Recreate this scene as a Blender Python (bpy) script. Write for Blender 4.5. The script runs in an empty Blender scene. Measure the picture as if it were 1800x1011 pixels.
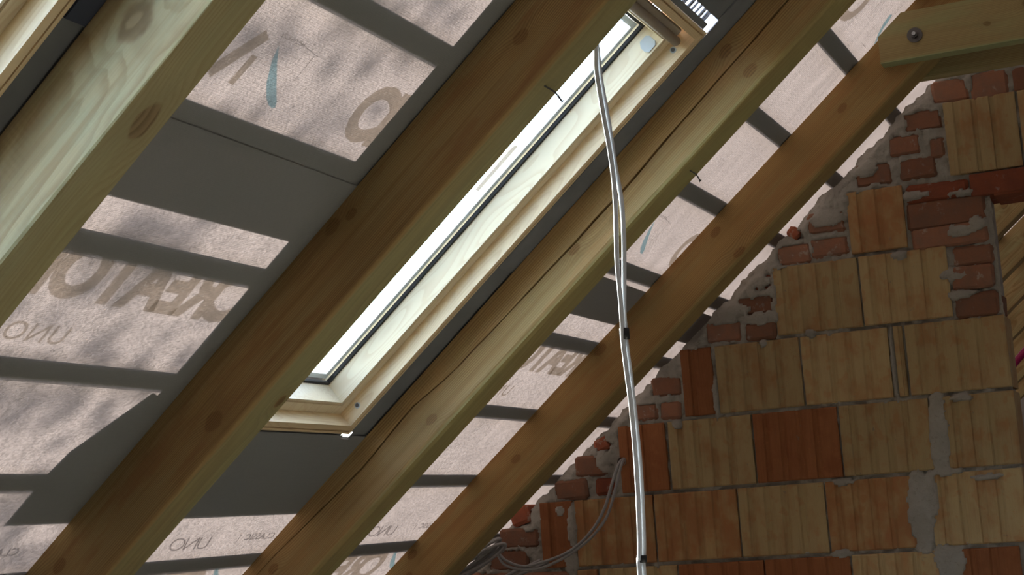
import bpy, bmesh, math, random
from mathutils import Vector, Matrix, noise

# ------------------------------------------------------------------ camera
F = 2741.647; TH = 0.69995
M = ((0.91266764, 0.40297513, -0.06818225),
     (-0.12221646, 0.10990269, -0.98639978),
     (-0.39000117, 0.90858816, 0.14955482))
CAMZ = 1.3
scene = bpy.context.scene
COL = scene.collection
cam = bpy.data.cameras.new('camera'); cam.sensor_width = 36.0; cam.lens = F / 1800 * 36
cam.clip_start = 0.05; cam.clip_end = 500
camo = bpy.data.objects.new('camera', cam); COL.objects.link(camo)
mw = Matrix.Identity(4)
for i in range(3):
    mw[i][0] = M[0][i]; mw[i][1] = -M[1][i]; mw[i][2] = -M[2][i]
mw[0][3] = 0; mw[1][3] = 0; mw[2][3] = CAMZ
camo.matrix_world = mw
scene.camera = camo

U = Vector((math.cos(TH), 0, math.sin(TH)))
NN = Vector((-math.sin(TH), 0, math.cos(TH)))
CAM = Vector((0, 0, CAMZ))

# ------------------------------------------------------------------ light
SUN_L = (0.10, 0.15, 1.0)                       # towards the sun, roof frame (s, y, n)
SUND = (U * SUN_L[0] + Vector((0, SUN_L[1], 0)) + NN * SUN_L[2]).normalized()
world = bpy.data.worlds.new('sky'); scene.world = world; world.use_nodes = True
wn = world.node_tree.nodes; wl = world.node_tree.links
sky = wn.new('ShaderNodeTexSky'); sky.sky_type = 'NISHITA'; sky.sun_disc = False
sky.sun_elevation = math.asin(SUND.z); sky.sun_rotation = math.atan2(SUND.x, SUND.y)
sky.air_density = 1.0; sky.dust_density = 3.5; sky.ozone_density = 1.0
wn['Background'].inputs['Strength'].default_value = 3.4
wl.new(sky.outputs[0], wn['Background'].inputs['Color'])
sun = bpy.data.lights.new('sun_offscreen', 'SUN'); sun.energy = 95.0; sun.angle = math.radians(0.53)
sun.color = (1.0, 0.95, 0.9)
suno = bpy.data.objects.new('sun_offscreen', sun); COL.objects.link(suno)
suno.rotation_euler = SUND.to_track_quat('Z', 'Y').to_euler(); suno.location = SUND * 20
scene.view_settings.view_transform = 'Standard'; scene.view_settings.look = 'None'
scene.view_settings.gamma = 1.0; scene.view_settings.use_curve_mapping = False
scene.view_settings.exposure = -0.32
scene.cycles.max_bounces = 10; scene.cycles.diffuse_bounces = 6
scene.cycles.transparent_max_bounces = 12

random.seed(7)
C = 1.45                                         # membrane plane, distance from the camera
D = 5.0                                          # brick wall plane
H = 0.143                                        # rafter depth

# ------------------------------------------------------------------ helpers
def ray(p):
    d = ((p[0] - 900) / F, (p[1] - 505.5) / F, 1.0)
    return Vector(tuple(sum(M[k][i] * d[k] for k in range(3)) for i in range(3)))
def at_y(p, y):                                  # photo pixel to a point on the plane at distance y (camera frame)
    d = ray(p); return d * (y / d.y)
def loc(v): return Vector((v.dot(U), v.y, v.dot(NN)))
def at_n(p, n):
    d = ray(p); return loc(d * (n / d.dot(NN)))
def roof_mat(s=0, y=0, n=0):
    R = Matrix.Rotation(-TH, 4, 'Y')
    o = CAM + U * s + Vector((0, y, 0)) + NN * n
    return Matrix.Translation(o) @ R

def link(name, me, mat=None, parent=None, matrix=None):
    o = bpy.data.objects.new(name, me); COL.objects.link(o)
    if mat is not None and me is not None and len(me.materials) == 0: me.materials.append(mat)
    if parent is not None: o.parent = parent
    if matrix is not None: o.matrix_world = matrix
    return o
def mesh(name, vs, fs, smooth=False):
    me = bpy.data.meshes.new(name); me.from_pydata([tuple(v) for v in vs], [], fs); me.update()
    if smooth:
        for p in me.polygons: p.use_smooth = True
    return me
def tag(o, label=None, cat=None, group=None, kind=None):
    if label: o['label'] = label
    if cat: o['category'] = cat
    if group: o['group'] = group
    if kind: o['kind'] = kind
    return o
def empty(name, matrix):
    o = bpy.data.objects.new(name, None); COL.objects.link(o); o.matrix_world = matrix; o.empty_display_size = .1
    return o
def fixn(me):
    bm = bmesh.new(); bm.from_mesh(me); bmesh.ops.recalc_face_normals(bm, faces=bm.faces); bm.to_mesh(me); bm.free(); return me
def box_me(x0, x1, y0, y1, z0, z1, bev=0.0, jit=0.0, seg=1):
    bm = bmesh.new(); bmesh.ops.create_cube(bm, size=1)
    for v in bm.verts:
        v.co = Vector(((x0 + x1) / 2 + v.co.x * (x1 - x0), (y0 + y1) / 2 + v.co.y * (y1 - y0), (z0 + z1) / 2 + v.co.z * (z1 - z0)))
    if bev: bmesh.ops.bevel(bm, geom=bm.edges[:], offset=bev, segments=seg, affect='EDGES', profile=.5)
    if jit:
        for v in bm.verts: v.co += Vector([random.uniform(-jit, jit) for _ in range(3)])
    me = bpy.data.meshes.new('box'); bm.to_mesh(me); bm.free(); return me
def tube_me(pts, ra, rb=None, seg=10, side=None, caps=True, smooth=True):
    """oval tube along pts: half widths ra (along side) and rb"""
    rb = rb or ra; vs = []; fs = []
    n = len(pts); pts = [Vector(p) for p in pts]; ref = side
    for i, p in enumerate(pts):
        t = (pts[min(i + 1, n - 1)] - pts[max(i - 1, 0)]).normalized()
        a = ref if ref else Vector((0, 0, 1))
        if abs(a.dot(t)) > .95: a = Vector((1, 0, 0))
        a = (a - t * a.dot(t)).normalized(); b = t.cross(a)
        if not side: ref = a
        for k in range(seg):
            w = 2 * math.pi * k / seg
            vs.append(p + a * math.cos(w) * ra + b * math.sin(w) * rb)
    for i in range(n - 1):
        for k in range(seg):
            fs.append((i * seg + k, i * seg + (k + 1) % seg, (i + 1) * seg + (k + 1) % seg, (i + 1) * seg + k))
    if caps:
        fs.append(tuple(range(seg))[::-1]); fs.append(tuple((n - 1) * seg + k for k in range(seg)))
    return fixn(mesh('tube', vs, fs, smooth))
def smooth_path(pts, k=6):
    pts = [Vector(p) for p in pts]; out = []
    for i in range(len(pts) - 1):
        p0 = pts[max(i - 1, 0)]; p1 = pts[i]; p2 = pts[i + 1]; p3 = pts[min(i + 2, len(pts) - 1)]
        for j in range(k):
            t = j / k
            out.append(.5 * ((2 * p1) + (p2 - p0) * t + (2 * p0 - 5 * p1 + 4 * p2 - p3) * t * t + (3 * p1 - p0 - 3 * p2 + p3) * t ** 3))
    out.append(pts[-1]); return out

# ------------------------------------------------------------------ materials
class NT:
    def __init__(s, name):
        s.m = bpy.data.materials.new(name); s.m.use_nodes = True; s.t = s.m.node_tree; s.t.nodes.clear()
        s.out = s.t.nodes.new('ShaderNodeOutputMaterial')
        s.co = s.t.nodes.new('ShaderNodeTexCoord').outputs['Object']
    def n(s, kind, **kw):
        x = s.t.nodes.new(kind)
        for k, v in kw.items(): setattr(x, k, v)
        return x
    def set(s, inp, v):
        if isinstance(v, bpy.types.NodeSocket): s.t.links.new(v, inp)
        else: inp.default_value = v
    def math(s, op, a, b=0.0, c=None, clamp=False):
        x = s.n('ShaderNodeMath', operation=op, use_clamp=clamp); s.set(x.inputs[0], a); s.set(x.inputs[1], b)
        if c is not None: s.set(x.inputs[2], c)
        return x.outputs[0]
    def scale(s, v, sc, off=(0, 0, 0)):
        x = s.n('ShaderNodeMapping'); s.set(x.inputs[0], v); x.inputs['Scale'].default_value = sc; x.inputs['Location'].default_value = off
        return x.outputs[0]
    def noise(s, v, sc, det=2.0, rough=.5, dist=0.0):
        x = s.n('ShaderNodeTexNoise'); s.set(x.inputs['Vector'], v); x.inputs['Scale'].default_value = sc
        x.inputs['Detail'].default_value = det; x.inputs['Roughness'].default_value = rough; x.inputs['Distortion'].default_value = dist
        return x.outputs[0]
    def sep(s, v):
        x = s.n('ShaderNodeSeparateXYZ'); s.set(x.inputs[0], v); return x.outputs
    def ramp(s, f, a, b):
        x = s.n('ShaderNodeMapRange', interpolation_type='SMOOTHSTEP'); s.set(x.inputs[0], f)
        x.inputs[1].default_value = a; x.inputs[2].default_value = b; return x.outputs[0]
    def mix(s, f, a, b, mode='MIX'):
        x = s.n('ShaderNodeMix', data_type='RGBA', blend_type=mode); s.set(x.inputs[0], f)
        for i, v in ((6, a), (7, b)):
            s.set(x.inputs[i], v if isinstance(v, bpy.types.NodeSocket) else tuple(v) + (1,))
        return x.outputs[2]
    def bump(s, h, st=.3, d=.002):
        x = s.n('ShaderNodeBump'); s.set(x.inputs['Height'], h); x.inputs['Strength'].default_value = st; x.inputs['Distance'].default_value = d
        return x.outputs[0]
    def pbr(s, col, rough=.6, metal=0.0, normal=None, spec=.4, coat=0):
        b = s.n('ShaderNodeBsdfPrincipled'); s.set(b.inputs['Base Color'], col if isinstance(col, bpy.types.NodeSocket) else tuple(col) + (1,))
        s.set(b.inputs['Roughness'], rough); b.inputs['Metallic'].default_value = metal; b.inputs['Specular IOR Level'].default_value = spec
        if normal is not None: s.set(b.inputs['Normal'], normal)
        s.t.links.new(b.outputs[0], s.out.inputs[0]); return s.m
def plain(name, col, rough=.6, metal=0.0, spec=.4, vary=.15, sc=30):
    t = NT(name); f = t.noise(t.co, sc, 3)
    c = t.mix(f, tuple(x * (1 - vary) for x in col), tuple(min(1, x * (1 + vary)) for x in col))
    return t.pbr(c, rough, metal, t.bump(f, .1, .001), spec)

def wood(name, light, dark, green, gamt=.5, period=.0048, pith=(.05, -.07), knots=(), bottom_knots=(), stain=None, seed=0.0, saw=.25, depth_axis=2, contrast=.8, bot=None, arris=None, hh=H, warp=1.0):
    """sawn softwood, grain along local X; knots = (s, n, radius) on the y = 0 face"""
    t = NT(name); co = t.co
    x, y, z = t.sep(co)[0], t.sep(co)[1], t.sep(co)[2]
    off = (seed * 3.1, seed * 1.7, seed * 2.3)
    w1 = t.noise(t.scale(co, (1.0, 5, 5), off), 1.6, 2.0)
    w2 = t.noise(t.scale(co, (.9, 6, 6), (off[1] + 9, off[0], 4)), 1.3, 2.0)
    ry = t.math('ADD', t.math('SUBTRACT', y, pith[0]), t.math('MULTIPLY_ADD', w1, .05 * warp, -.025 * warp))
    rz = t.math('ADD', t.math('SUBTRACT', z, pith[1]), t.math('MULTIPLY_ADD', w2, .07 * warp, -.035 * warp))
    r = t.math('SQRT', t.math('ADD', t.math('MULTIPLY', ry, ry), t.math('MULTIPLY', rz, rz)))
    mask = None; core = None
    wk = t.noise(t.scale(co, (.7, 1, 1), off), 30, 2.0)
    for kl, ax in ((knots, z), (bottom_knots, y)):
        for (ks, kn, kr) in kl:
            dx = t.math('MULTIPLY', t.math('SUBTRACT', x, ks), .62)
            dz = t.math('SUBTRACT', ax, kn)
            other = y if ax is z else t.math('ADD', z, H)
            d = t.math('SQRT', t.math('ADD', t.math('ADD', t.math('MULTIPLY', dx, dx), t.math('MULTIPLY', dz, dz)), t.math('MULTIPLY', t.math('MULTIPLY', other, other), 4.0)))
            d = t.math('ADD', d, t.math('MULTIPLY_ADD', wk, kr * .8, -kr * .4))
            g = t.math('EXPONENT', t.math('MULTIPLY', t.math('POWER', t.math('DIVIDE', d, kr * 2.2), 2.0), -1.0))
            r = t.math('ADD', r, t.math('MULTIPLY', g, kr * 1.1))
            m = t.ramp(d, kr * 1.05, kr * .75)
            h = t.ramp(d, kr * 3.0, kr * .8)
            mask = m if mask is None else t.math('MAXIMUM', mask, m)
            core = h if core is None else t.math('MAXIMUM', core, h)
    fine = t.noise(t.scale(co, (14, 420, 420), off), 1.0, 2.0)
    wob = t.noise(t.scale(co, (5, 60, 60), off), 1.0, 2.0)
    rr = t.math('ADD', r, t.math('MULTIPLY', wob, period * .7))
    fr = t.math('FRACT', t.math('DIVIDE', rr, period))
    ring = t.math('MULTIPLY', t.ramp(fr, .25, .85), t.ramp(fr, 1.0, .88))
    amt = t.math('MULTIPLY', t.noise(t.scale(co, (1.5, 9, 9), off), 1.5, 2), contrast * 1.7)
    c = t.mix(t.math('MULTIPLY', ring, amt, clamp=True), light, dark)
    gm = t.ramp(t.noise(t.scale(co, (2.2, 11, 11), (off[2], 5, off[0])), 1.4, 3, .55), .42, .66)
    c = t.mix(t.math('MULTIPLY', gm, gamt), c, green)
    if stain:
        sm = t.ramp(t.noise(t.scale(co, (2.4, 16, 16), (off[1], 2, 7)), 1.3, 4, .65), .50, .66)
        c = t.mix(t.math('MULTIPLY', sm, .7), c, stain)
    stk = t.ramp(t.noise(t.scale(co, (1.3, 75, 75), (off[0], off[1], 1.0)), 1.0, 4, .6), .46, .68)
    c = t.mix(t.math('MULTIPLY', stk, .55 * contrast), c, dark)
    if bot:
        bm_ = t.ramp(z, -hh + .010, -hh + .003)
        c = t.mix(t.math('MULTIPLY', bm_, t.math('MULTIPLY_ADD', w1, .9, .15)), c, bot)
    if arris:
        am = t.math('MULTIPLY', t.ramp(z, -hh + .010, -hh + .005), t.ramp(y, .014, .008))
        c = t.mix(t.math('MULTIPLY', am, .7), c, arris)
    c = t.mix(t.math('MULTIPLY', fine, .5), c, tuple(v * .5 for v in light))
    if mask is not None:
        c = t.mix(t.math('MULTIPLY', core, .3), c, tuple(v * .6 for v in light))
        kc = t.mix(ring, tuple(v * w for v, w in zip(light, (.58, .50, .46))), tuple(v * w for v, w in zip(light, (.36, .29, .25))))
        c = t.mix(t.math('MULTIPLY', mask, .85), c, kc)
    sawn = t.n('ShaderNodeTexWave', wave_type='BANDS', bands_direction='X'); sawn.inputs['Scale'].default_value = 28; sawn.inputs['Distortion'].default_value = 1.5
    t.set(sawn.inputs['Vector'], co)
    hgt = t.math('ADD', t.math('MULTIPLY', fine, .7), t.math('ADD', t.math('MULTIPLY', ring, .35), t.math('MULTIPLY', sawn.outputs[1], saw)))
    return t.pbr(c, .78, 0, t.bump(hgt, .35, .0015), .25)

def pine(name, light=(.70, .59, .40), dark=(.56, .40, .23), axis=(1.2, 9, 9), seed=0.):
    t = NT(name); co = t.co
    w = t.noise(t.scale(co, axis, (seed, seed * 2, 3)), 1.4, 1.0, .4)
    fr = t.math('FRACT', t.math('MULTIPLY', w, 30.0))
    ring = t.math('MULTIPLY', t.ramp(fr, .35, .95), t.ramp(fr, 1.0, .93))
    c = t.mix(t.math('MULTIPLY', ring, .42), light, dark)
    return t.pbr(c, .38, 0, None, .45)

WOOD_L = (.46, .345, .165); WOOD_D = (.27, .165, .06); WOOD_G = (.36, .37, .20)
M_pine_s = pine('sash_pine'); M_pine_f = pine('frame_pine', (.74, .57, .34), (.58, .38, .2), seed=4.)
M_pine_b = pine('cover_pine', (.72, .55, .32), (.55, .36, .18), (9, 1.2, 9), 7.)
M_black = plain('black_rubber_and_shade', (.015, .016, .02), .5)
M_tape = plain('black_tape', (.012, .012, .013), .45)
M_steel = plain('dark_steel', (.12, .115, .11), .45, .8)
M_zinc = plain('zinc_bolt', (.42, .44, .46), .35, .9)
M_alu = plain('aluminium_spacer', (.68, .70, .72), .6, 0, vary=.05)
M_taupe = plain('vent_bar_taupe', (.30, .255, .205), .42, vary=.06)
M_greycap = plain('grey_plastic', (.43, .46, .47), .45, vary=.04)
M_cable = plain('grey_cable_sheath', (.60, .63, .67), .45, 0, .4, vary=.05)
M_cable2 = plain('dusty_cable_sheath', (.27, .26, .25), .6, vary=.2)
M_magenta = plain('magenta_conduit', (.35, .01, .10), .4)
M_gal = plain('flashing_metal', (.12, .09, .08), .5, .5)
M_floor = plain('rough_screed', (.22, .205, .18), .9, vary=.2, sc=3)
M_plaster = plain('grey_render', (.26, .245, .22), .9, vary=.2, sc=4)

def glass_mat():
    t = NT('window_glass'); tr = t.n('ShaderNodeBsdfTransparent'); tr.inputs[0].default_value = (.95, .975, .97, 1)
    gl = t.n('ShaderNodeBsdfGlossy'); gl.inputs['Roughness'].default_value = .01
    fr = t.n('ShaderNodeLayerWeight'); fr.inputs[0].default_value = .5
    fz = t.math('MULTIPLY_ADD', t.math('POWER', fr.outputs['Facing'], 5.0), .9, .04)
    mx = t.n('ShaderNodeMixShader'); t.set(mx.inputs[0], fz); t.set(mx.inputs[1], tr.outputs[0]); t.set(mx.inputs[2], gl.outputs[0])
    t.t.links.new(mx.outputs[0], t.out.inputs[0]); return t.m
M_glass = glass_mat()

def membrane_mat(name, trans, diff, fleece=1.0):
    t = NT(name); co = t.co
    g1 = t.n('ShaderNodeTexWave', wave_type='BANDS', bands_direction='X'); g1.inputs['Scale'].default_value = 78
    g2 = t.n('ShaderNodeTexWave', wave_type='BANDS', bands_direction='Y'); g2.inputs['Scale'].default_value = 78
    for g in (g1, g2): t.set(g.inputs['Vector'], co); g.inputs['Distortion'].default_value = .6; g.inputs['Detail'].default_value = 1.0
    weave = t.math('MULTIPLY', g1.outputs[1], g2.outputs[1])
    fib = t.ramp(t.noise(t.scale(co, (1, 1, 1)), 190, 3.0, .65), .30, .70)
    cloud = t.noise(co, 9, 3, .6)
    streak = t.noise(t.scale(co, (2.2, 14, 1)), 2.0, 3, .55)
    f = t.math('ADD', t.math('MULTIPLY', weave, .34), t.math('MULTIPLY', fib, .38))
    f = t.math('ADD', f, t.math('MULTIPLY', t.math('ADD', cloud, streak), .28))
    v = t.math('MULTIPLY_ADD', f, 1.7, .13)
    spk = t.n('ShaderNodeTexVoronoi'); spk.inputs['Scale'].default_value = 24; t.set(spk.inputs['Vector'], co)
    hole = t.ramp(spk.outputs['Distance'], .035, .055)
    v = t.math('MULTIPLY', v, t.math('MULTIPLY_ADD', hole, .6, .4))
    tc = t.mix(1.0, tuple(trans), t.n('ShaderNodeCombineColor').outputs[0], 'MULTIPLY')
    cc = tc.node.inputs[7].links[0].from_node
    for k in range(3): t.set(cc.inputs[k], v)
    nb = t.bump(t.math('ADD', weave, fib), .15, .0008)
    tl = t.n('ShaderNodeBsdfTranslucent'); t.set(tl.inputs[0], tc); t.set(tl.inputs['Normal'], nb)
    df = t.n('ShaderNodeBsdfDiffuse'); df.inputs[0].default_value = tuple(diff) + (1,); t.set(df.inputs['Normal'], nb)
    ad = t.n('ShaderNodeAddShader'); t.set(ad.inputs[0], tl.outputs[0]); t.set(ad.inputs[1], df.outputs[0])
    t.t.links.new(ad.outputs[0], t.out.inputs[0]); return t.m
M_memb = membrane_mat('underlay_membrane', (.0116, .0099, .0090), (.23, .227, .215))
M_collar = plain('collar_membrane', (.17, .175, .175), .85, vary=.25, sc=8)

def ink_mat(name, col):
    t = NT(name); tr = t.n('ShaderNodeBsdfTransparent'); tr.inputs[0].default_value = tuple(col) + (1,)
    t.t.links.new(tr.outputs[0], t.out.inputs[0]); return t.m
M_ink = ink_mat('brown_ink', (.54, .49, .42)); M_blue = ink_mat('blue_ink', (.34, .60, .70)); M_dark = ink_mat('thin_dark_ink', (.30, .28, .28))

def block_mat(name, a, b, amt):
    t = NT(name); co = t.co
    oi = t.n('ShaderNodeObjectInfo').outputs['Random']
    cb = t.n('ShaderNodeCombineXYZ'); t.set(cb.inputs[0], t.math('MULTIPLY', oi, 40.0)); t.set(cb.inputs[2], t.math('MULTIPLY', oi, 17.0))
    va = t.n('ShaderNodeVectorMath', operation='ADD'); t.set(va.inputs[0], co); t.set(va.inputs[1], cb.outputs[0]); v = va.outputs[0]
    big = t.ramp(t.noise(t.scale(v, (9, 5, 6)), 1.6, 3, .6), .5 - amt * .28, .82 - amt * .28)
    stre = t.noise(t.scale(v, (160, 40, 5)), 1.0, 3, .6)
    drag = t.noise(t.scale(v, (50, 30, 90)), 1.0, 3, .7)
    # darker fired patches near the ends of the ribs
    c = t.mix(big, a, b)
    c = t.mix(t.math('MULTIPLY', stre, .5), c, tuple(x * .62 for x in a))
    c = t.mix(t.ramp(drag, .6, .75), c, tuple(x * 1.12 for x in b))
    pat = t.ramp(t.noise(t.scale(v, (26, 20, 20)), 1.0, 2, .5), .56, .66)
    c = t.mix(t.math('MULTIPLY', pat, .55), c, b)
    lines = t.ramp(t.noise(t.scale(v, (320, 60, 3)), 1.0, 2, .5), .60, .70)
    c = t.mix(t.math('MULTIPLY', lines, .35), c, tuple(x * .5 for x in a))
    dirt = t.ramp(t.noise(v, 30, 3, .7), .66, .74)
    c = t.mix(t.math('MULTIPLY', dirt, .5), c, (.16, .15, .13))
    hs = t.n('ShaderNodeHueSaturation'); t.set(hs.inputs['Color'], c); t.set(hs.inputs['Value'], t.math('MULTIPLY_ADD', oi, .3, .85))
    h = t.math('ADD', stre, t.math('MULTIPLY', drag, .6))
    return t.pbr(hs.outputs[0], .9, 0, t.bump(h, .5, .003), .15)
M_cream = block_mat('cream_hollow_block', (.41, .30, .15), (.34, .175, .075), .30)
M_mixed = block_mat('mottled_hollow_block', (.38, .25, .115), (.30, .13, .052), .75)
M_redb = block_mat('red_hollow_block', (.25, .086, .034), (.29, .115, .046), .9)
def brick_mat(name, a, b):
    t = NT(name); co = t.co
    oi = t.n('ShaderNodeObjectInfo').outputs['Random']
    cb = t.n('ShaderNodeCombineXYZ'); t.set(cb.inputs[0], t.math('MULTIPLY', oi, 40.0))
    va = t.n('ShaderNodeVectorMath', operation='ADD'); t.set(va.inputs[0], co); t.set(va.inputs[1], cb.outputs[0]); v = va.outputs[0]
    f = t.noise(v, 16, 4, .65)
    c = t.mix(t.ramp(f, .35, .7), a, b)
    mo = t.ramp(t.noise(v, 21, 4, .7), .58, .68)
    c = t.mix(t.math('MULTIPLY', mo, .55), c, (.33, .30, .255))
    hs = t.n('ShaderNodeHueSaturation'); t.set(hs.inputs['Color'], c); t.set(hs.inputs['Value'], t.math('MULTIPLY_ADD', oi, .5, .75))
    g = t.noise(v, 120, 3, .6)
    return t.pbr(hs.outputs[0], .92, 0, t.bump(t.math('ADD', g, f), .5, .004), .12)
M_brick = brick_mat('old_solid_brick', (.24, .11, .064), (.19, .105, .07))
M_brickr = brick_mat('bright_red_brick', (.25, .075, .038), (.20, .066, .038))
def mortar_mat():
    t = NT('grey_mortar'); f = t.noise(t.co, 14, 5, .65); g = t.noise(t.co, 90, 4, .65)
    c = t.mix(f, (.215, .197, .167), (.37, .343, .295))
    c = t.mix(t.math('MULTIPLY', t.ramp(g, .56, .72), .5), c, (.18, .16, .13))
    return t.pbr(c, .95, 0, t.bump(t.math('ADD', f, t.math('MULTIPLY', g, .7)), .8, .006), .1)
M_mortar = mortar_mat()

# ------------------------------------------------------------------ roof membrane (the ceiling)
S_BOT = -4.93
XR = 1.6                                          # ridge x
S_TOP = (Vector((XR, 0, (C + XR * math.sin(TH)) / math.cos(TH)))).dot(U)
Y0, Y1 = -4.0, 13.5
WIN = dict(s0=-1.334, s1=-.004, y0=2.79, y1=3.449)
WIN2 = dict(s0=-1.334, s1=-.004, y0=1.024, y1=1.683)
def cells(rect, holes, n, polys=()):
    """rectangle in (s, y) minus rectangular holes"""
    ss = sorted(set([rect[0], rect[1]] + [v for h in holes for v in h[:2] if rect[0] < v < rect[1]]))
    ys = sorted(set([rect[2], rect[3]] + [v for h in holes for v in h[2:] if rect[2] < v < rect[3]]))
    vs = []; fs = []
    for i in range(len(ss) - 1):
        for j in range(len(ys) - 1):
            a = (ss[i] + ss[i + 1]) / 2; b = (ys[j] + ys[j + 1]) / 2
            if any(h[0] < a < h[1] and h[2] < b < h[3] for h in holes): continue
            k = len(vs); vs += [(ss[i], ys[j], n), (ss[i + 1], ys[j], n), (ss[i + 1], ys[j + 1], n), (ss[i], ys[j + 1], n)]
            fs.append((k, k + 1, k + 2, k + 3))
    for p in polys:
        k = len(vs); vs += [(q[0], q[1], n) for q in p]; fs.append(tuple(range(k, k + len(p))))
    me = mesh('sheet', vs, fs); bm = bmesh.new(); bm.from_mesh(me); bmesh.ops.remove_doubles(bm, verts=bm.verts, dist=1e-5); bm.to_mesh(me); bm.free()
    return me
RM = roof_mat()
HOLES = [(-1.337, .10, 2.72, 3.56), (-1.337, .10, .93, 1.75), (-1.347, -1.33, 3.425, 3.47)]
low = cells((S_BOT, -.684, Y0, Y1), HOLES, C)
bm = bmesh.new(); bm.from_mesh(low)               # the lap edge wanders a little
for v in bm.verts:
    if abs(v.co.x + .684) < 1e-4: v.co.x = -.671 - .0125 * (v.co.y - 2.5)
bm.to_mesh(low); bm.free()
ceil = link('ceiling', low, M_memb, None, RM)
tag(ceil, 'lower sheet of pale translucent roof underlay stretched over the rafters', 'roof underlay', None, 'structure')
up = cells((-.833, S_TOP, Y0, Y1), HOLES, C + .003)
ceil2 = link('ceiling', up, M_memb, None, RM)
tag(ceil2, 'upper sheet of pale translucent roof underlay lapped over the lower sheet', 'roof underlay', None, 'structure')
# other roof slope beyond the ridge (out of the picture, closes the attic)
zr = (C + XR * math.sin(TH)) / math.cos(TH) + CAMZ
me = mesh('slope', [(XR, Y0, zr), (XR, Y1, zr), (2 * XR + 3.8, Y1, 0), (2 * XR + 3.8, Y0, 0)], [(0, 1, 2, 3)])
tag(link('ceiling', me, M_memb), 'roof underlay of the opposite slope beyond the ridge', 'roof underlay', None, 'structure')
me = box_me(-4.0, 2 * XR + 4.0, Y0 - .1, Y1 + .1, -.2, 0)
tag(link('floor', me, M_floor), 'rough grey screed attic floor', 'floor', None, 'structure')
for nm, y, lb in (('wall_front', Y0 - .1, 'grey gable wall behind the camera'), ('wall_far', Y1, 'grey gable wall at the far end of the attic')):
    me = mesh('gable', [(-3.8, y, 0), (2 * XR + 3.8, y, 0), (XR, y, zr), (-3.8, y + .1, 0), (2 * XR + 3.8, y + .1, 0), (XR, y + .1, zr)],
              [(0, 2, 1), (3, 4, 5), (0, 1, 4, 3), (1, 2, 5, 4), (2, 0, 3, 5)])
    tag(link(nm, me, M_plaster), lb, 'wall', None, 'structure')

# printing on the outside of the underlay, seen through it reversed
def font_me(txt, size, off=0.0, shear=0.0, space=1.0):
    cu = bpy.data.curves.new('txt', 'FONT'); cu.body = txt; cu.size = size; cu.offset = off; cu.shear = shear; cu.space_character = space
    cu.resolution_u = 4
    o = bpy.data.objects.new('txt', cu); COL.objects.link(o)
    dg = bpy.context.evaluated_depsgraph_get(); dg.update()
    me = bpy.data.meshes.new_from_object(o.evaluated_get(dg)); bpy.data.objects.remove(o); bpy.data.curves.remove(cu)
    me.materials.clear(); return me
def printed(name, me0, s0, y0, flip, parent, mat, wide=1.0, n=C + .0045):
    me = me0.copy()
    for v in me.vertices:
        tx, ty = v.co.x * wide, v.co.y
        v.co = (s0 - ty, y0 + tx, n) if flip else (s0 + ty, y0 - tx, n)
    me.materials.append(mat)
    o = link(name, me, None, parent); return o
def poly_print(name, pts, parent, mat, n=C + .0045):
    return link(name, mesh(name, [(p[0], p[1], n) for p in pts], [tuple(range(len(pts)))]), mat, parent)
T_big = font_me('CREATON', .170, .0080, 0, .93)
T_uno = font_me('UNO', .062, .0002, .0, 1.05)
T_uno2 = font_me('UNO', .066, -.0008, .3, .75)
T_cls = font_me('CLASSIC  |', .032, .0004, .2, 1.0)
T_sm = font_me('A CREATON', .012, 0, 0, 1.1)
PER = .9680
def drop(s0, y0, parent, flip):
    k = -1 if flip else 1
    half = [(0, .0), (.03, .008), (.07, .0155), (.095, .0165), (.106, .010), (.109, 0)]
    pts = [(a, b) for a, b in half] + [(a, -b) for a, b in half[-2:0:-1]]
    pts = [(s0 - k * 0 - a if not flip else s0 - a, y0 + a * .95 + b * 1.0 - .010 * math.sin(a / .108 * 3.14)) for a, b in pts]
    return poly_print('drop_print', pts, parent, M_blue)
def bar_print(a, b, w, parent, mat=M_ink, name='house_print'):
    d = Vector((b[0] - a[0], b[1] - a[1])); d.normalize(); p = Vector((-d.y, d.x)) * w / 2
    return poly_print(name, [(a[0] + p.x, a[1] + p.y), (a[0] - p.x, a[1] - p.y), (b[0] - p.x, b[1] - p.y), (b[0] + p.x, b[1] + p.y)], parent, mat)
for k in (0, 1, 2):
    dy = PER * k
    if k != 1:
        printed('lettering', T_big, -1.044, 2.614 + dy, False, ceil, M_ink, .905)
        printed('lettering', T_uno, -1.153, 2.196 + dy, False, ceil, M_ink, 1.1)
        printed('lettering', T_big, -.466, 2.452 + dy, True, ceil2, M_ink, .85)
        drop(-.478, 2.133 + dy, ceil2, True)
        bar_print((-.470, 2.090 + dy), (-.570, 2.030 + dy), .026, ceil2)
        bar_print((-.512, 2.100 + dy), (-.574, 2.096 + dy), .016, ceil2)
        printed('lettering', T_sm, -.455, 2.12 + dy, True, ceil2, M_dark)
        bar_print((-.470, 2.235 + dy), (-.525, 2.235 + dy), .0012, ceil2, M_dark)
        bar_print((-.457, 2.165 + dy), (-.468, 2.245 + dy), .0012, ceil2, M_dark)
        printed('lettering', T_big, .265, 2.22 + dy, False, ceil2, M_ink, .98)
    printed('lettering', T_uno2, -1.735, 2.29 + dy, False, ceil, M_dark, 1.25)
    printed('lettering', T_cls, -1.712, 2.56 + dy, False, ceil, M_dark, 1.15)
    printed('lettering', T_big, -1.93, 2.40 + dy, False, ceil, M_ink, .98)
    drop(-1.79, 2.40 + dy, ceil, False)
poly_print('drop_print', [(.377, 4.378), (.372, 4.362), (.345, 4.372), (.315, 4.40), (.284, 4.445), (.29, 4.447), (.33, 4.405), (.36, 4.392)], ceil2, M_blue)
bar_print((.262, 4.36), (.262, 4.40), .002, ceil2, M_dark)
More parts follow.
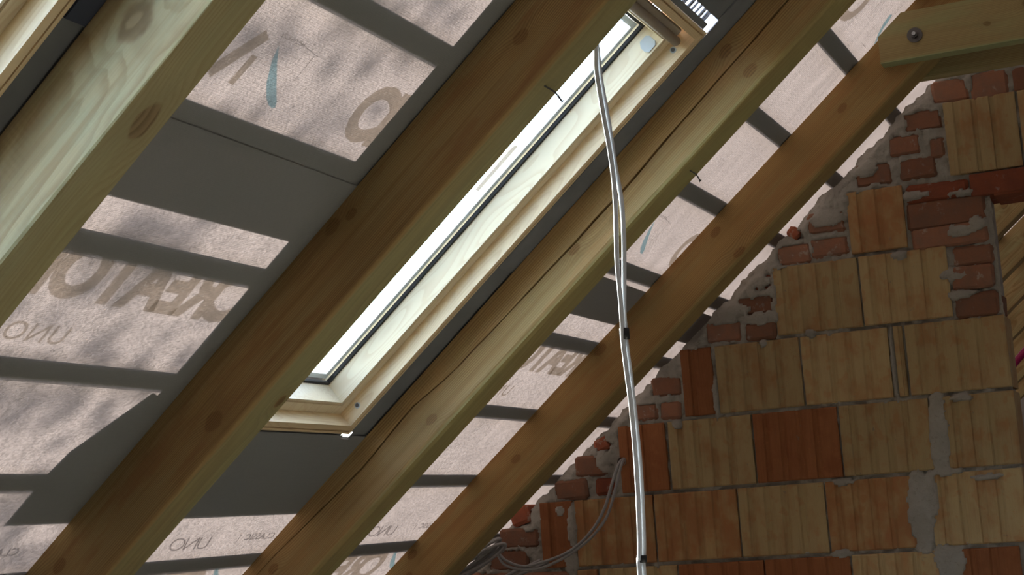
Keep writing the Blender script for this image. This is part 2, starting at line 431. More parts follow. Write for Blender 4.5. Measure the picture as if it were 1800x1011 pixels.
bar_print((.275, 4.34), (.325, 4.335), .0012, ceil2, M_dark)

# ------------------------------------------------------------------ rafters
def loft(secs, xs, name='rafter'):
    n = len(secs[0]); vs = []; fs = []
    for x, s in zip(xs, secs): vs += [(x, a, b) for a, b in s]
    for i in range(len(xs) - 1):
        for k in range(n):
            fs.append((i * n + k, i * n + (k + 1) % n, (i + 1) * n + (k + 1) % n, (i + 1) * n + k))
    fs.append(tuple(range(n))); fs.append(tuple((len(xs) - 1) * n + k for k in range(n))[::-1])
    return fixn(mesh(name, vs, fs))
CRACK = [(.60, -.066), (.178, -.059), (-.014, -.063), (-.238, -.066), (-.409, -.072), (-.563, -.069), (-.827, -.065), (-1.061, -.058), (-1.195, -.040), (-1.394, -.051), (-1.571, -.042), (-1.774, -.031), (-2.2, -.03)]
def crack_at(s):
    for (a, b), (c, d) in zip(CRACK, CRACK[1:]):
        if c <= s <= a: return b + (d - b) * (a - s) / (a - c)
    return CRACK[0][1] if s > 0 else CRACK[-1][1]
def rafter_mesh(b, h, wane=.004, crack=False, s0=-4.9, s1=S_TOP - .02, sd=0.):
    n = 150 if crack else 70; secs = []; xs = []
    for i in range(n + 1):
        s = s0 + (s1 - s0) * i / n
        w = max(.0015, wane * (1 + 1.2 * noise.noise(Vector((s * 1.5, sd, 0)))))
        w2 = max(.002, wane * (.6 + 1.0 * noise.noise(Vector((s * 1.2, sd, 5)))))
        q = .0012 * noise.noise(Vector((s * 2.5, sd, 9)))
        left = [(q, 0)]
        if crack:
            z = crack_at(s) + .0025 * noise.noise(Vector((s * 9, 1, 2)))
            g = .0012 + .0075 * max(0, noise.noise(Vector((s * 1.3 + 4, 3, 0))) + .35) * (1 if -1.9 < s < .6 else .1)
            left += [(q, z + g * .5), (q + .03, z - .002), (q, z - g * .5)]
        left += [(q, -h + w), (q + w * .35, -h + w * .35), (q + w, -h), (b - w2, -h + q), (b - w2 * .3, -h + w2 * .3), (b, -h + w2), (b, 0)]
        secs.append(left); xs.append(s)
    return loft(secs, xs)
RY = [1.731, 2.640, 3.541, 4.433]
RB = [.095, .104, .110, .120]
rafter_defs = [
    (RY[0], RB[0], H, .005, False, [(-.514, -.062, .026)], [(-.62, .05, .022)], dict(light=(.47, .37, .205), dark=(.30, .20, .095), green=(.40, .395, .24), gamt=.65, bot=(.41, .37, .17), seed=1.3, period=.0075, pith=(.12, -.06), contrast=1.0),
     'rafter with a pale greenish side and a big round knot'),
    (RY[1], RB[1], H, .003, False, [(-.765, -.017, .013), (-.72, -.03, .010), (-1.223, -.099, .017), (-1.698, -.049, .014), (-.24, -.059, .013)], [(-1.12, .08, .012)], dict(contrast=1.0, light=(.40, .26, .10), dark=(.19, .10, .034), green=(.36, .33, .16), gamt=.3, bot=(.33, .33, .16), arris=(.42, .24, .085), seed=4.1, stain=(.27, .13, .05), pith=(.06, -.32), warp=.45, period=.0042),
     'dark brown rafter along the near side of the bright roof window'),
    (RY[2], RB[2], H + .004, .012, True, [(-.606, -.081, .012), (-.004, -.108, .013), (-1.176, -.101, .012), (-1.772, -.054, .012), (-.008, -.027, .014), (-1.83, -.07, .01)], [], dict(contrast=.95, light=(.45, .285, .115), dark=(.25, .13, .045), green=(.40, .33, .15), gamt=.3, bot=(.36, .34, .13), seed=7.7, stain=(.45, .24, .09), pith=(.10, .10), warp=.6, period=.0045),
     'rafter split by a long crack, between the bright window and the lettered underlay'),
    (RY[3], RB[3], H, .012, False, [(-.919, -.017, .016), (.092, -.059, .012), (-.415, -.128, .014), (-.42, -.033, .013), (-1.348, -.056, .012), (-1.812, -.021, .013), (-1.87, -.06, .012)], [], dict(contrast=.9, light=(.42, .25, .09), dark=(.23, .115, .036), green=(.34, .28, .12), gamt=.35, bot=(.34, .28, .11), seed=9.9, stain=(.34, .16, .055), pith=(.10, -.38), warp=.5, period=.0044),
     'brown knotty rafter next to the brick wall, carrying the bolted tie boards'),
]
rafters = []
for i, (y, b, h, wane, crack, kn, bk, kw, lb) in enumerate(rafter_defs):
    m = wood('rafter_wood_%d' % i, knots=kn, bottom_knots=bk, **kw)
    o = link('rafter', rafter_mesh(b, h, wane, crack, sd=i * 3.3), m, None, roof_mat(0, y, C))
    tag(o, lb, 'rafter', 'rafters'); rafters.append(o)
m_far = wood('rafter_wood_far', (.44, .31, .14), (.28, .17, .06), (.42, .44, .22), .5, knots=[(.3, -.07, .013), (-.6, -.05, .012)], seed=2.2)
far_me = rafter_mesh(.10, H, .004, False, sd=20.)
ORD = ['first', 'second', 'third', 'fourth', 'fifth', 'sixth', 'seventh', 'eighth', 'ninth']
for y in [RY[0] - .903, RY[0] - 1.806, RY[0] - 2.71, RY[0] - 3.61, RY[0] - 4.52] + [5.336 + .903 * k for k in range(9)]:
    o = link('rafter', far_me, m_far, None, roof_mat(0, y, C))
    if y > 5: tag(o, ORD[round((y - 5.336) / .903)] + ' rafter behind the brick wall, counted from the wall', 'rafter', 'rafters beyond the opening')
    else: tag(o, ORD[round((RY[0] - y) / .903) - 1] + ' rafter back from the pale greenish rafter, away from the brick wall', 'rafter', 'rafters behind the camera')
def nail(parent, p, d, L=.045, bend=.004):
    d = Vector(d).normalized(); p = Vector(p)
    pts = [p - d * .02, p, p + d * L * .5 + Vector((bend * .5, 0, 0)), p + d * L + Vector((-bend, 0, 0))]
    me = tube_me(smooth_path(pts, 3), .0018, seg=6)
    o = link('nail', me, M_steel, parent); 
    hd = tube_me([p + d * L + Vector((-bend, 0, 0)), p + d * (L + .0015) + Vector((-bend, 0, 0))], .0042, seg=8, smooth=False)
    link('nail_head', hd, M_steel, o)
pn = at_n((957, 151), C - H); nail(rafters[1], (pn.x, pn.y - RY[1], -H), (.1, .55, -1))
pn = at_n((1211, 298), C - H); nail(rafters[2], (pn.x, pn.y - RY[2], -H - .004), (.05, .5, -1), .035)

# tie boards either side of the fourth rafter
def zroof(x, c): return (c + x * math.sin(TH)) / math.cos(TH)
def tie(y, x0, z0, z1, lb, mat, bolt):
    e = empty('tie_board', Matrix.Translation((x0, y, CAMZ + z0)))
    h = z1 - z0; CC = C - .010; zc = zroof(x0, CC) - z0; xc = (z1 * math.cos(TH) - CC) / math.sin(TH) - x0
    pf = [(0, 0), (3.2, 0), (3.2, h)] + ([(xc, h), (0, zc)] if xc > 0 else [(0, h)])
    m = len(pf); vs = [(a, 0, b) for a, b in pf] + [(a, .05, b) for a, b in pf]
    link('board', fixn(mesh('board', vs, [tuple(range(m)), tuple(range(m, 2 * m))[::-1]] + [(i, (i + 1) % m, m + (i + 1) % m, m + i) for i in range(m)])), mat, e)
    if bolt:
        p = at_y((1608, 62), y); lx, lz = p.x - x0, p.z - z0
        w = link('washer', tube_me([(lx, -.004, lz), (lx, .001, lz)], .0215, seg=24, smooth=False), M_steel, e)
        link('nut', tube_me([(lx, -.013, lz), (lx, -.003, lz)], .0105, seg=6, smooth=False), M_steel, e)
        link('threaded_rod', tube_me([(lx, -.022, lz), (lx, .03, lz)], .0055, seg=12, smooth=False), M_zinc, e)
    tag(e, lb, 'beam', 'tie boards')
m_t1 = wood('tie_wood_a', (.37, .28, .125), (.25, .165, .065), (.32, .35, .16), .55, knots=[(.42, .10, .014), (.30, .06, .008)], seed=5.5, pith=(.05, .4), contrast=.5, warp=.4, bot=(.27, .37, .19), hh=.004)
m_t2 = wood('tie_wood_b', (.36, .28, .13), (.24, .155, .065), (.35, .34, .16), .4, seed=6.1, pith=(.05, .4), warp=.4, bot=(.37, .30, .14), hh=.004)
tie(RY[3] - .052, -.695, 1.219, 1.357, 'olive wooden tie board bolted to the rafter with a round washer', m_t1, True)
tie(RY[3] + RB[3] + .002, -.66, 1.205, 1.345, 'pale edged wooden tie board on the wall side of the rafter', m_t2, False)

# ------------------------------------------------------------------ battens outside
M_bat = wood('batten_wood', (.40, .29, .13), (.27, .17, .07), (.36, .38, .2), .4, seed=3.0)
SC = [.192 + .0045 + .2855 * k for k in range(8, 0, -1)] + [.192, -.0895, -.3645, -.6555, -.9345, -1.220, -1.505, -1.797] + [-1.797 - .2855 * k for k in range(1, 10)]
for s in SC:
    if s > S_TOP - .1: continue
    s += .0045
    segs = [(Y0, Y1)]
    if WIN['s0'] - .05 < s < WIN['s1'] + .06: segs = [(Y0, WIN2['y0'] - .10), (WIN2['y1'] + .03, WIN['y0'] - .02), (WIN['y1'] + .06, Y1)]
    for a, b in segs:
        me = box_me(-.0255, .0255, 0, b - a, 0, .03)
        o = link('roof_batten', me, M_bat, None, roof_mat(s, a, C + .0072))
        tag(o, 'horizontal roof batten nailed across the rafters outside the underlay', 'batten', 'roof battens')
# ------------------------------------------------------------------ roof windows
def ring_parts(W, prof, names, mat_s, mat_r, parent, drop_side=()):
    """mitred ring of four mouldings; prof = (inset, n) polygon"""
    cor = lambda i: ((W['s0'] + i, W['y0'] + i), (W['s1'] - i, W['y0'] + i), (W['s1'] - i, W['y1'] - i), (W['s0'] + i, W['y1'] - i))
    for k in range(4):
        vs = []; m = len(prof)
        for (i, nn) in prof: a = cor(i)[k]; vs.append((a[0], a[1], nn))
        for (i, nn) in prof: a = cor(i)[(k + 1) % 4]; vs.append((a[0], a[1], nn))
        fs = [(j, (j + 1) % m, m + (j + 1) % m, m + j) for j in range(m)] + [tuple(range(m))[::-1], tuple(range(m, 2 * m))]
        link(names[k % 2], fixn(mesh('moulding', vs, fs)), mat_s if k % 2 == 0 else mat_r, parent)
def roof_window(name, W, lb, fancy):
    e = empty(name, RM.copy())
    FI = 1.4500
    ring_parts(W, [(0, 1.5648), (0, FI + .002), (.002, FI), (.0095, FI), (.0095, FI + .007), (.0130, FI + .007), (.0130, FI), (.030, FI), (.030, 1.5648)], ('frame_stile', 'frame_rail'), M_pine_f, M_pine_b, e)
    WS = dict(W); WS['s1'] = W['s1'] - .012
    ring_parts(WS, [(.030, 1.4928), (.0558, 1.4928), (.0574, 1.4965), (.0605, 1.4965), (.0618, 1.4928), (.0662, 1.4939), (.0709, 1.5492), (.0709, 1.5617), (.030, 1.5961)], ('sash_stile', 'sash_rail'), M_pine_s, M_pine_s, e)
    ring_parts(WS, [(.066, 1.5502), (.0775, 1.5523), (.0775, 1.5606), (.066, 1.5617)], ('gasket', 'gasket'), M_black, M_black, e)
    ring_parts(WS, [(.080, 1.5648), (.095, 1.5648), (.095, 1.5815), (.080, 1.5815)], ('spacer_bar', 'spacer_bar'), M_alu, M_alu, e)
    ring_parts(WS, [(.020, 1.5961), (.074, 1.5878), (.074, 1.6013), (.02, 1.6117)], ('cover_strip', 'cover_strip'), M_gal, M_gal, e)
    i = .07
    for n0 in (1.5606, 1.5825):
        link('pane', box_me(WS['s0'] + i, WS['s1'] - i, W['y0'] + i, W['y1'] - i, n0, n0 + .004), M_glass, e)
    # ventilation bar along the top of the sash
    pts = [(-.066, W['y0'] + .05, 1.4751), (-.066, W['y1'] - .052, 1.4751)]
    b = link('vent_bar', tube_me(pts, .012, .013, 20, Vector((1, 0, 0))), M_taupe, e)
    link('vent_flap', box_me(-.060, -.036, W['y0'] + .05, W['y1'] - .066, 1.4730, 1.4980, .004), M_taupe, b)
    link('vent_slot_shade', box_me(-.034, -.028, W['y0'] + .06, W['y1'] - .064, 1.4892, 1.4954), M_black, b)  # solid black box standing for the shaded gap above the flap
    # small fittings on the inner faces of the right hand side
    yf = W['y1'] - .029
    for ss in (-.0855, -1.255):
        r = link('bolt_sleeve', tube_me([(ss, yf - .0022, 1.4740), (ss, yf + .002, 1.4740)], .0078, seg=20, smooth=False), M_greycap, e)
        link('bolt_hole', tube_me([(ss, yf - .0028, 1.4740), (ss, yf + .002, 1.4740)], .0050, seg=16, smooth=False), M_steel, r)
    cap = [(-.132, 1.5074), (-.126, 1.4991), (-.104, 1.4991), (-.097, 1.5064), (-.097, 1.5252), (-.103, 1.5325), (-.123, 1.5325), (-.132, 1.5210)]
    vs = []
    for dy in (.0, -.003):
        vs += [(a, W['y1'] - .0662 - .0047 * (nn - 1.4939) / .0553 + dy, nn) for a, nn in cap]
    m = len(cap); fs = [tuple(range(m)), tuple(range(m, 2 * m))] + [(j, (j + 1) % m, m + (j + 1) % m, m + j) for j in range(m)]
    link('hinge_cap', fixn(mesh('cap', vs, fs)), M_greycap, e)
    # the upper frame cover
    link('top_board', box_me(W['s1'] - .022, W['s1'] + .012, W['y0'] - .0, W['y1'] + .0, 1.5179, 1.5648, .002), M_pine_b, e)
    tag(e, lb, 'window', None, 'structure')
    return e
roof_window('window_1', WIN, 'open-sky pine roof window with a long bright pane between two rafters', True)
roof_window('window_2', WIN2, 'pine roof window cut off at the picture edge beside the pale green rafter', False)
# collars of dark underlay around the windows, laid outside
def grow(W, a): return (W['s0'] - a, W['s1'] + a, W['y0'] - a, W['y1'] + a)
leak_t = (.012, .034, 3.20, 3.485); leak_t2 = (-.012, .034, 3.43, 3.485); leak_b = (-1.347, -1.33, 3.425, 3.47)
cm = cells((-1.622, .32, 2.577, 3.75), [grow(WIN, -.007), leak_t, leak_t2, leak_b, (-1.622, -1.26, 2.577, 2.60)], C + .006,
           [[(-1.622, 2.600), (-1.26, 2.600), (-1.246, 2.556), (-1.335, 2.503), (-1.415, 2.456), (-1.48, 2.446), (-1.622, 2.446)]])
o = link('window_collar', cm, M_collar, None, RM)
tag(o, 'dark underlay collar laid around the bright roof window', 'underlay collar', 'window collars')
for k, y in enumerate([3.215, 3.25, 3.262, 3.29, 3.318, 3.345, 3.372, 3.398, 3.412]):
    link('comb_tooth', box_me(.006, .036, y, y + (.006 if k % 3 else .012), C + .012, C + .016), M_black, o)
link('overlap_strip', box_me(-.76, .12, WIN['y1'] + .006, 3.60, C + .002, C + .005), plain('dark_strip', (.17, .175, .18), .85, vary=.3, sc=14), o)
cm = cells((-1.45, .32, .85, 1.80), [grow(WIN2, -.007)], C + .006)
o = link('window_collar', cm, M_collar, None, RM)
tag(o, 'dark underlay collar beside the window cut off at the picture edge', 'underlay collar', 'window collars')
link('overlap_strip', box_me(-.575, .12, WIN2['y1'] + .004, 1.76, C + .001, C + .005), plain('navy_strip', (.05, .058, .085), .8, vary=.25, sc=12), o)

# ------------------------------------------------------------------ brick wall
OPX = -.503                                       # edge of the opening
TOPZ = .915                                       # underside of the lintel
CT = 1.418
def wp(p): v = at_y(p, D); return v.x, v.z
def rect(x0, y0, x1, y1):
    """photo box (left, top, right, bottom at mid height/width) to wall x0, x1, z0, z1"""
    a = wp((x0, (y0 + y1) / 2)); b = wp((x1, (y0 + y1) / 2)); c = wp(((x0 + x1) / 2, y0)); d = wp(((x0 + x1) / 2, y1))
    return [a[0], b[0], d[1], c[1]]
ZC = [1.229, .985, .778, .542, .3065, .070, -.1645, -.40]
J = .006
def row(k, xs, mats, top=None):
    out = []
    for (a, b), m in zip(xs, mats): out.append((wp((a, ymid(k)))[0], wp((b, ymid(k)))[0], ZC[k + 1] + J, (top or ZC[k]) - J, m))
    return out
def ymid(k):
    z = (ZC[k] + ZC[k + 1]) / 2; c = [sum(M[r][i] * (-1.2, D, z)[i] for i in range(3)) for r in range(3)]
    return 505.5 + F * c[1] / c[2]
c_, m_, r_ = M_cream, M_mixed, M_redb
blocks = []
blocks += row(6, [(1018, 1052), (1056, 1193), (1197, 1346), (1350, 1500), (1504, 1655), (1694, 1800)], [m_, c_, r_, r_, c_, r_])
blocks += row(5, [(950, 1006), (1011, 1148), (1152, 1297), (1301, 1452), (1456, 1608), (1640, 1789)], [r_, m_, m_, c_, m_, c_])
blocks += row(4, [(1088, 1170), (1176, 1323), (1327, 1476), (1480, 1638), (1662, 1787)], [r_, c_, r_, c_, c_])
blocks += row(3, [(1198, 1252), (1260, 1408), (1412, 1566), (1578, 1593), (1598, 1765)], [r_, c_, c_, c_, c_])
blocks += row(2, [(1362, 1512), (1516, 1672)], [c_, c_])
blocks.append((*[rect(1491, 323, 1590, 448)[i] for i in (0, 1)], .778 + J, .985, m_))
blocks.append((wp((1663, 240))[0], wp((1790, 225))[0] , .992, 1.229, c_))
blocks.append((wp((1795, 225))[0], wp((1795, 225))[0] + .288, .992, 1.229, c_))
bricks = []                                       # (x0, x1, z0, z1, material, tilt)
for q in [(1636, 138, 1701, 180), (1705, 123, 1772, 174), (1780, 113, 1850, 157), (1587, 192, 1655, 230), (1561, 237, 1618, 273), (1633, 240, 1661, 278),
          (1580, 277, 1646, 314), (1502, 286, 1568, 326), (1418, 373, 1485, 410), (1424, 415, 1490, 451), (1364, 429, 1425, 465), (1293, 519, 1359, 553),
          (1239, 566, 1303, 602), (1309, 565, 1363, 598), (1144, 663, 1198, 698), (1103, 710, 1156, 741), (1160, 705, 1198, 738), (1010, 800, 1072, 838),
          (974, 843, 1032, 879), (877, 928, 946, 964), (858, 967, 928, 1003), (1675, 430, 1747, 466), (1673, 466, 1748, 508), (1678, 513, 1756, 557),
          (1592, 347, 1733, 398), (1601, 394, 1737, 433), (811, 1006, 900, 1040), (905, 1006, 1010, 1042)]:
    bricks.append((*rect(*q), M_brick, 0))
for q, t in [((1394, 400, 1414, 424), .7), ((1323, 480, 1357, 510), -.2), ((1047, 774, 1076, 797), .35), ((1046, 840, 1080, 871), 0), ((900, 896, 934, 927), .3)]:
    bricks.append((*rect(*q), M_brickr, t))
for q in [(1592, 319, 1702, 352)]:
    bricks.append((*rect(*q), M_brickr, 0))

core_poly_l = [(-3.7, -1.3), (OPX - .012, -1.3), (OPX - .012, TOPZ + .0), (-3.7 + 0, TOPZ)]
def zroof(x, c): return (c + x * math.sin(TH)) / math.cos(TH)
def prism(pts, y0, y1):
    n = len(pts); vs = [(x, y0, CAMZ + z) for x, z in pts] + [(x, y1, CAMZ + z) for x, z in pts]
    fs = [tuple(range(n)), tuple(range(n, 2 * n))[::-1]] + [(i, (i + 1) % n, n + (i + 1) % n, n + i) for i in range(n)]
    return vs, fs
CB = CT - .03
xl = -(CB + 1.3 * math.cos(TH)) / math.sin(TH)
zt = zroof(XR, CB)
vs = []; fs = []
for poly in ([(xl, -1.3), (OPX - .01, -1.3), (OPX - .01, TOPZ + .005), ((TOPZ + .005) * math.cos(TH) / math.sin(TH) - CB / math.sin(TH), TOPZ + .005)],
             [((TOPZ + .005) * math.cos(TH) / math.sin(TH) - CB / math.sin(TH), TOPZ + .005), (2 * XR - ((TOPZ + .005) * math.cos(TH) / math.sin(TH) - CB / math.sin(TH)), TOPZ + .005), (XR, zt)],
             [(.55, -1.3), (2 * XR - xl, -1.3), (2 * XR - ((TOPZ + .005) * math.cos(TH) / math.sin(TH) - CB / math.sin(TH)), TOPZ + .005), (.55, TOPZ + .005)]):
    v, f = prism(poly, D + .03, D + .19); k = len(vs); vs += v; fs += [tuple(i + k for i in q) for q in f]
wall = link('wall_back', fixn(mesh('wall', vs, fs)), M_mortar)
tag(wall, 'partition wall of ribbed hollow blocks and old bricks stepping up under the roof', 'wall', None, 'structure')

def block_me(w, h, dep):
    nr = max(1, round(w / .057)); p = w / nr; prof = []
    for k in range(nr):
        o = k * p; q = .0015 * random.uniform(-1, 1)
        prof += [(o, .0008 if k == 0 else 0), (o + p * .52 + q, 0), (o + p * .60, .0062), (o + p * .82, .0075), (o + p * .97, .0012)]
    prof[-1] = (w, .002); prof[-2] = (w - .006, 0) if nr > 1 else prof[-2]
    if nr > 1: prof[-3] = (w - .008, 0)
    n = len(prof); vs = []; fs = []
    lv = [0, .004, h * .5, h - .004, h]
    for j, z in enumerate(lv):
        for x, y in prof: vs.append((x + random.uniform(-.0008, .0008), y + (.003 if j in (0, 4) else 0) + random.uniform(-.0005, .0005), z))
    for j in range(len(lv) - 1):
        for k in range(n - 1): fs.append((j * n + k, j * n + k + 1, (j + 1) * n + k + 1, (j + 1) * n + k))
    b = len(vs); t = (len(lv) - 1) * n
    vs += [(0, dep, 0), (w, dep, 0), (w, dep, h), (0, dep, h)]
    fs += [(b, b + 3, b + 2, b + 1)]
    fs += [tuple(range(n - 1, -1, -1)) + (b, b + 1), tuple(range(t, t + n)) + (b + 2, b + 3)]
    fs += [tuple(j * n for j in range(len(lv))) + (b + 3, b), tuple(j * n + n - 1 for j in range(len(lv) - 1, -1, -1)) + (b + 1, b + 2)]
    return fixn(mesh('block', vs, fs))
for (x0, x1, z0, z1, m) in blocks:
    end = abs(x1 - OPX) < .03 and z1 < .6
    if end: x1 = OPX + random.uniform(-.004, .002)
    o = link('hollow_block', block_me(x1 - x0, z1 - z0, .19 if end else .05), m, wall)
    o.location = (x0, D + random.uniform(-.003, .003), CAMZ + z0)
def brick_me(w, h, dep):
    me = box_me(0, w, 0, dep, 0, h, min(.009, h * .2), .0022); return me
for (x0, x1, z0, z1, m, tl) in bricks:
    end = x1 > OPX - .03 and z1 < .95 and z0 > .5 and x0 < OPX
    o = link('brick', brick_me(x1 - x0, z1 - z0, .12 if not end else .185), m, wall)
    o.location = (x0, D + random.uniform(-.004, .006), CAMZ + z0); o.rotation_euler = (0, -tl, random.uniform(-.03, .03))
# lintel over the opening
lx0, lx1 = wp((1705, 325))[0], .75
l_me = box_me(lx0, lx1, D - .002, D + .188, CAMZ + TOPZ, CAMZ + .986, .003)
link('lintel', l_me, M_brickr, wall)
link('lintel_soffit', box_me(OPX + .012, lx1, D + .004, D + .186, CAMZ + TOPZ - .006, CAMZ + TOPZ), M_brickr, wall)

# rough mortar: one relief surface filling and smearing over the joints
rects = [(a, b, c, d) for a, b, c, d, _ in blocks] + [(a, b, c, d) for a, b, c, d, _, _ in bricks] + [(lx0, lx1, TOPZ, .986)]
smears = [(1652, 770, 16, 60), (1648, 705, 12, 14), (1618, 900, 22, 60), (1672, 985, 26, 28), (1640, 870, 10, 34), (1690, 405, 26, 12), (1716, 392, 14, 14),
          (1678, 483, 24, 12), (1690, 518, 24, 8), (1610, 343, 22, 8), (1690, 338, 22, 6), (1580, 450, 14, 8), (1340, 560, 30, 12), (1300, 545, 20, 10), (1335, 495, 20, 12),
          (1424, 585, 8, 8), (1342, 605, 7, 8), (985, 898, 10, 12), (1005, 930, 9, 40), (1003, 990, 12, 26), (930, 930, 12, 6), (1190, 748, 10, 8), (1258, 700, 5, 34),
          (1571, 640, 3, 60), (1010, 760, 18, 14), (1060, 810, 14, 20), (1450, 385, 34, 14), (1520, 300, 24, 12), (1480, 974, 16, 8), (1690, 700, 20, 6), (1735, 838, 30, 6), (1480, 848, 16, 7), (1660, 830, 26, 7)]
sm = [(*wp((a, b)), max(.006, w * D / F), max(.006, h * D / F)) for a, b, w, h in smears]
GX0, GX1, GZ0, GZ1 = -2.45, .10, -.40, 1.62
ST = .0065
nx = int((GX1 - GX0) / ST); nz = int((GZ1 - GZ0) / ST)
vid = {}; vs = []; fs = []
def inside(x, z):
    """signed distance to the nearest unit: positive inside"""
    best = -1
    for a, b, c, d in rects:
        if a - .03 < x < b + .03 and c - .03 < z < d + .03:
            best = max(best, min(x - a, b - x, z - c, d - z))
    return best
def qlim(x, z): return CT + .016 * noise.noise(Vector((x * 11, z * 11, 0))) + .012 * noise.noise(Vector((x * 34, z * 34, 4)))
def xlim(z): return OPX + .005 * noise.noise(Vector((z * 40, 0, 0)))
def mvert(i, j):
    if (i, j) in vid: return vid[(i, j)]
    x = GX0 + i * ST; z = GZ0 + j * ST
    q = x * -math.sin(TH) + z * math.cos(TH)
    ov = q - qlim(x, z)
    if ov > 0: x += ov * math.sin(TH); z -= ov * math.cos(TH); q -= ov
    if z < TOPZ + .004 and x > xlim(z): x = xlim(z)
    ins = inside(x, z)
    nb = noise.fractal(Vector((x * 26, z * 26, 1.5)), .55, 2.1, 5)
    n2 = noise.noise(Vector((x * 7, z * 7, 5)))
    top = max(0.0, min(1.0, (q - (CT - .17)) / .08))
    y = .015 - .006 * n2 * (1 + top) - .010 * nb - .011 * top
    for a, b, w, h in sm:
        e = ((x - a) / w) ** 2 + ((z - b) / h) ** 2
        if e < 1.5: y = min(y, -.002 - .005 * (1.2 - e) - .005 * nb); ins = min(ins, .0 if e < 1.1 + .3 * nb else .01)
    if ins > .007 + .004 * nb: y = max(y, .024)
    elif ins > 0: y = max(y, -.006 if nb > .12 else .006)
    if q > CT - .03: y += (q - CT + .03) * .8
    vs.append((x, D + y, CAMZ + z)); vid[(i, j)] = len(vs) - 1
    return len(vs) - 1
for i in range(nx):
    for j in range(nz):
        x = GX0 + (i + .5) * ST; z = GZ0 + (j + .5) * ST
        q = x * -math.sin(TH) + z * math.cos(TH)
        if q > qlim(x, z) + ST * .6: continue
        if x > xlim(z) + ST * .5 and z < TOPZ + .004: continue
        fs.append((mvert(i, j), mvert(i + 1, j), mvert(i + 1, j + 1), mvert(i, j + 1)))
mm = fixn(mesh('mortar', vs, fs, True))
mo = link('mortar', mm, M_mortar, wall); mo['kind'] = 'stuff'
# ------------------------------------------------------------------ cables
YC = 2.86
A = [(1047, 80), (1048, 123), (1060, 199), (1072, 266), (1080, 330), (1083, 400), (1084.5, 459), (1090, 519), (1094, 575), (1095, 600), (1101, 650), (1110, 721), (1119, 829), (1124, 936), (1124.5, 985), (1125, 1011)]
B = [(1050, 84), (1056, 139), (1070, 215), (1081, 290), (1092, 350), (1096.5, 416), (1097, 489), (1097, 548), (1099.5, 580), (1100.5, 600), (1107, 650), (1117, 735), (1126, 829), (1131, 936), (1131.5, 985), (1132, 1011)]
ce = empty('hanging_cable', Matrix.Translation(CAM + Vector((-1.0, YC, -CAMZ))))
def cable_path(px, dyy):
    pts = [at_y(p, YC + dyy) for p in px]
    p0 = pts[0]; top = [p0 + U * .16 + NN * .03 + Vector((0, -.098, 0)), p0 + U * .08 + NN * .03 + Vector((0, -.085, 0)), p0 + U * .015 + Vector((0, -.03, .025)) + NN * .008]
    pl = pts[-1]; bot = [pl + Vector((.003, 0, -.35)), pl + Vector((.0, 0, -.8)), Vector((pl.x + .01, pl.y, -CAMZ + .03)), Vector((pl.x + .2, pl.y - .1, -CAMZ + .012))]
    return [p + CAM - ce.matrix_world.translation for p in top + pts + bot]
vside = Vector((.92, .40, 0)).normalized()
bpy.context.view_layer.update()
for px, dyy in ((A, 0), (B, .012)):
    link('cable_strand', tube_me(smooth_path(cable_path(px, dyy), 6), .0047, .0036, 12, vside), M_cable, ce)
for (a, b, w) in (((1097, 577), (1098.5, 597), .0100), ((1128, 976), (1128.5, 989), .0098)):
    pa, pb = [at_y(p, YC + .006) + CAM - ce.matrix_world.translation for p in (a, b)]
    link('tape_band', tube_me([pa, (pa + pb) / 2, pb], w, .0085, 16, vside), M_tape, ce)
tag(ce, 'pair of grey flat cables hanging down, bound with black tape', 'cable')

e2 = empty('wall_cable', Matrix.Translation(at_y((1092, 815), D) + CAM)); bpy.context.view_layer.update()
def wpath(px, ys): return [at_y(p, y) + CAM - e2.matrix_world.translation for p, y in zip(px, ys)]
P1 = [(1098, 806), (1088, 816), (1076, 850), (1064, 890), (1046, 925), (1020, 955), (990, 975), (955, 988), (920, 996), (890, 986), (876, 972)]
P2 = [(1099, 807), (1092, 818), (1082, 858), (1068, 905), (1044, 940), (1014, 966), (985, 984), (950, 999), (915, 1001), (886, 992), (872, 968)]
YS = [5.01, 4.95, 4.93, 4.92, 4.91, 4.91, 4.9, 4.9, 4.89, 4.88, 4.87]
for P in (P1, P2): link('cable_strand', tube_me(smooth_path(wpath(P, YS), 6), .0062, .0048, 10), M_cable2, e2)
link('cable_hole_tube', tube_me([(.004, -.010, .006), (.004, .02, .006)], .014, seg=14, caps=False), M_cable2, e2)  # open tube added so its inside shades like the hole in the block
tag(e2, 'two grey cables drooping from a hole in a red block to the coil', 'cable')
e3 = empty('cable_coil', Matrix.Translation(at_y((850, 985), 4.86) + CAM)); bpy.context.view_layer.update()
for k in range(9):
    cx, cy = 818 + 2.0 * k + random.uniform(-4, 4), 1004 - 2.5 * k + random.uniform(-4, 4); L = 66 + random.uniform(-6, 8); wd = 7 + random.uniform(-2, 5)
    ang = math.radians(-33 + random.uniform(-5, 5)); pts = []
    for j in range(19):
        w = 2 * math.pi * j / 18
        ex, ey = L * math.cos(w), wd * math.sin(w)
        pts.append(at_y((cx + ex * math.cos(ang) - ey * math.sin(ang), cy + ex * math.sin(ang) + ey * math.cos(ang)), 4.83 - .012 * k + .02 * math.sin(w)) + CAM - e3.matrix_world.translation)
    link('cable_loop', tube_me(smooth_path(pts, 3), .0055, .0045, 8), M_cable2, e3)
tag(e3, 'coil of dusty grey cable hanging under the knotty rafter by the wall', 'cable')
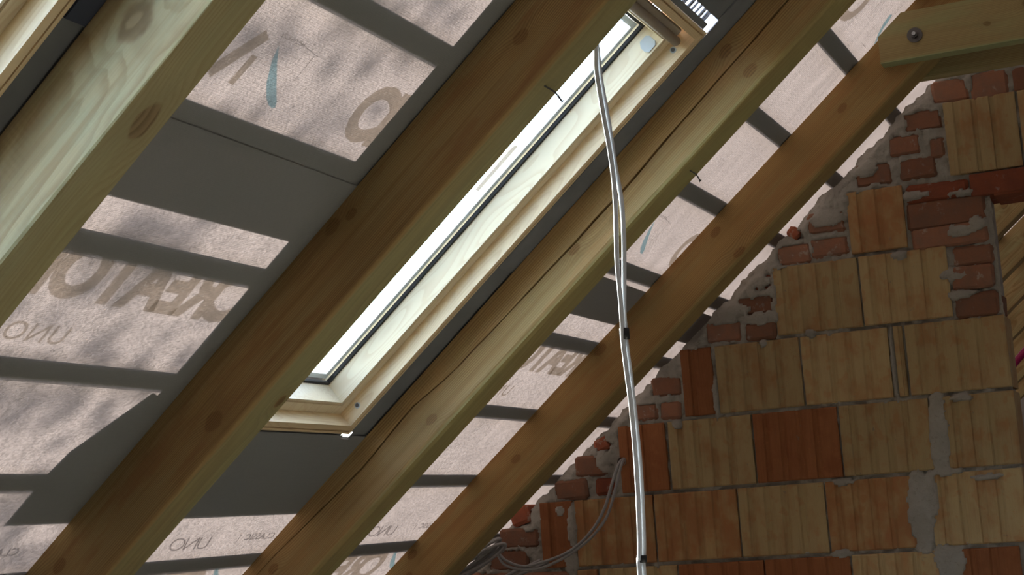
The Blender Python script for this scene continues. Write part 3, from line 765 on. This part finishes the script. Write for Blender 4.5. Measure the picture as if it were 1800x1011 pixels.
# two more leads running out of the coil at the foot of the wall
e4 = empty('loose_lead', Matrix.Translation(at_y((890, 1005), 4.9) + CAM)); bpy.context.view_layer.update()
for dx in (0, 14):
    pts = [at_y((p[0] + dx, p[1] + dx * .2), 4.92) + CAM - e4.matrix_world.translation for p in [(950, 985), (925, 997), (895, 1010), (870, 1030), (850, 1060)]]
    link('cable_strand', tube_me(smooth_path(pts, 5), .0055, .0045, 8), M_cable2, e4)
tag(e4, 'thin grey leads running down the wall below the coil', 'cable')
# magenta conduit beyond the opening
pa = at_y((1765, 660), 9.0) + CAM; pb = at_y((1830, 585), 9.0) + CAM
o = link('conduit', tube_me([pa + (pa - pb) * 1.5, pa, pb, pb + (pb - pa)], .02, seg=10), M_magenta)
tag(o, 'magenta plastic conduit running under the rafters beyond the opening', 'conduit')

# ------------------------------------------------------------------ tree outside whose leaves dapple the underlay
T0 = 6.0
ctr = CAM + U * -.75 + Vector((0, 2.25, 0)) + NN * C + SUND * T0
te = empty('garden_tree', Matrix.Translation((ctr.x - .6, ctr.y - .47, -3.0))); bpy.context.view_layer.update()
org = te.matrix_world.translation
random.seed(21)
tr = [Vector((0, 0, 0)), Vector((.05, .01, 3)), Vector((.3, 0, 6)), ctr - org + Vector((-.1, -.47, -.2))]
link('trunk', tube_me(smooth_path(tr, 5), .055, seg=10), plain('bark', (.10, .075, .05), .9), te)
vs = []; fs = []; 
ea = U; eb = Vector((0, 1, 0)); leafm = plain('leaf', (.07, .13, .03), .6)
for cl in range(125):
    a = random.uniform(-1.15, 1.0); b = random.uniform(-.42, .50)
    if b > .33 and a > -.5: continue
    if -.36 < a < -.16 and b > -.1 and cl % 3: continue
    cc = ctr - org + ea * a + eb * b + SUND * random.uniform(-.4, .6)
    for k in range(8):
        p = cc + Vector([random.gauss(0, .06) for _ in range(3)])
        t1 = Vector([random.gauss(0, 1) for _ in range(3)]).normalized(); t2 = t1.orthogonal().normalized()
        L = random.uniform(.06, .10); Wd = L * .55; k0 = len(vs)
        vs += [p - t1 * L * .5, p + t2 * Wd * .5, p + t1 * L * .5, p - t2 * Wd * .5]; fs.append((k0, k0 + 1, k0 + 2, k0 + 3))
    br = smooth_path([tr[-1], (tr[-1] + cc) / 2 + Vector((0, 0, -.03)), cc], 2)
fo = link('foliage', mesh('foliage', vs, fs), leafm, te); fo['kind'] = 'stuff'
tag(te, 'leafy garden tree outside shading the underlay', 'tree')
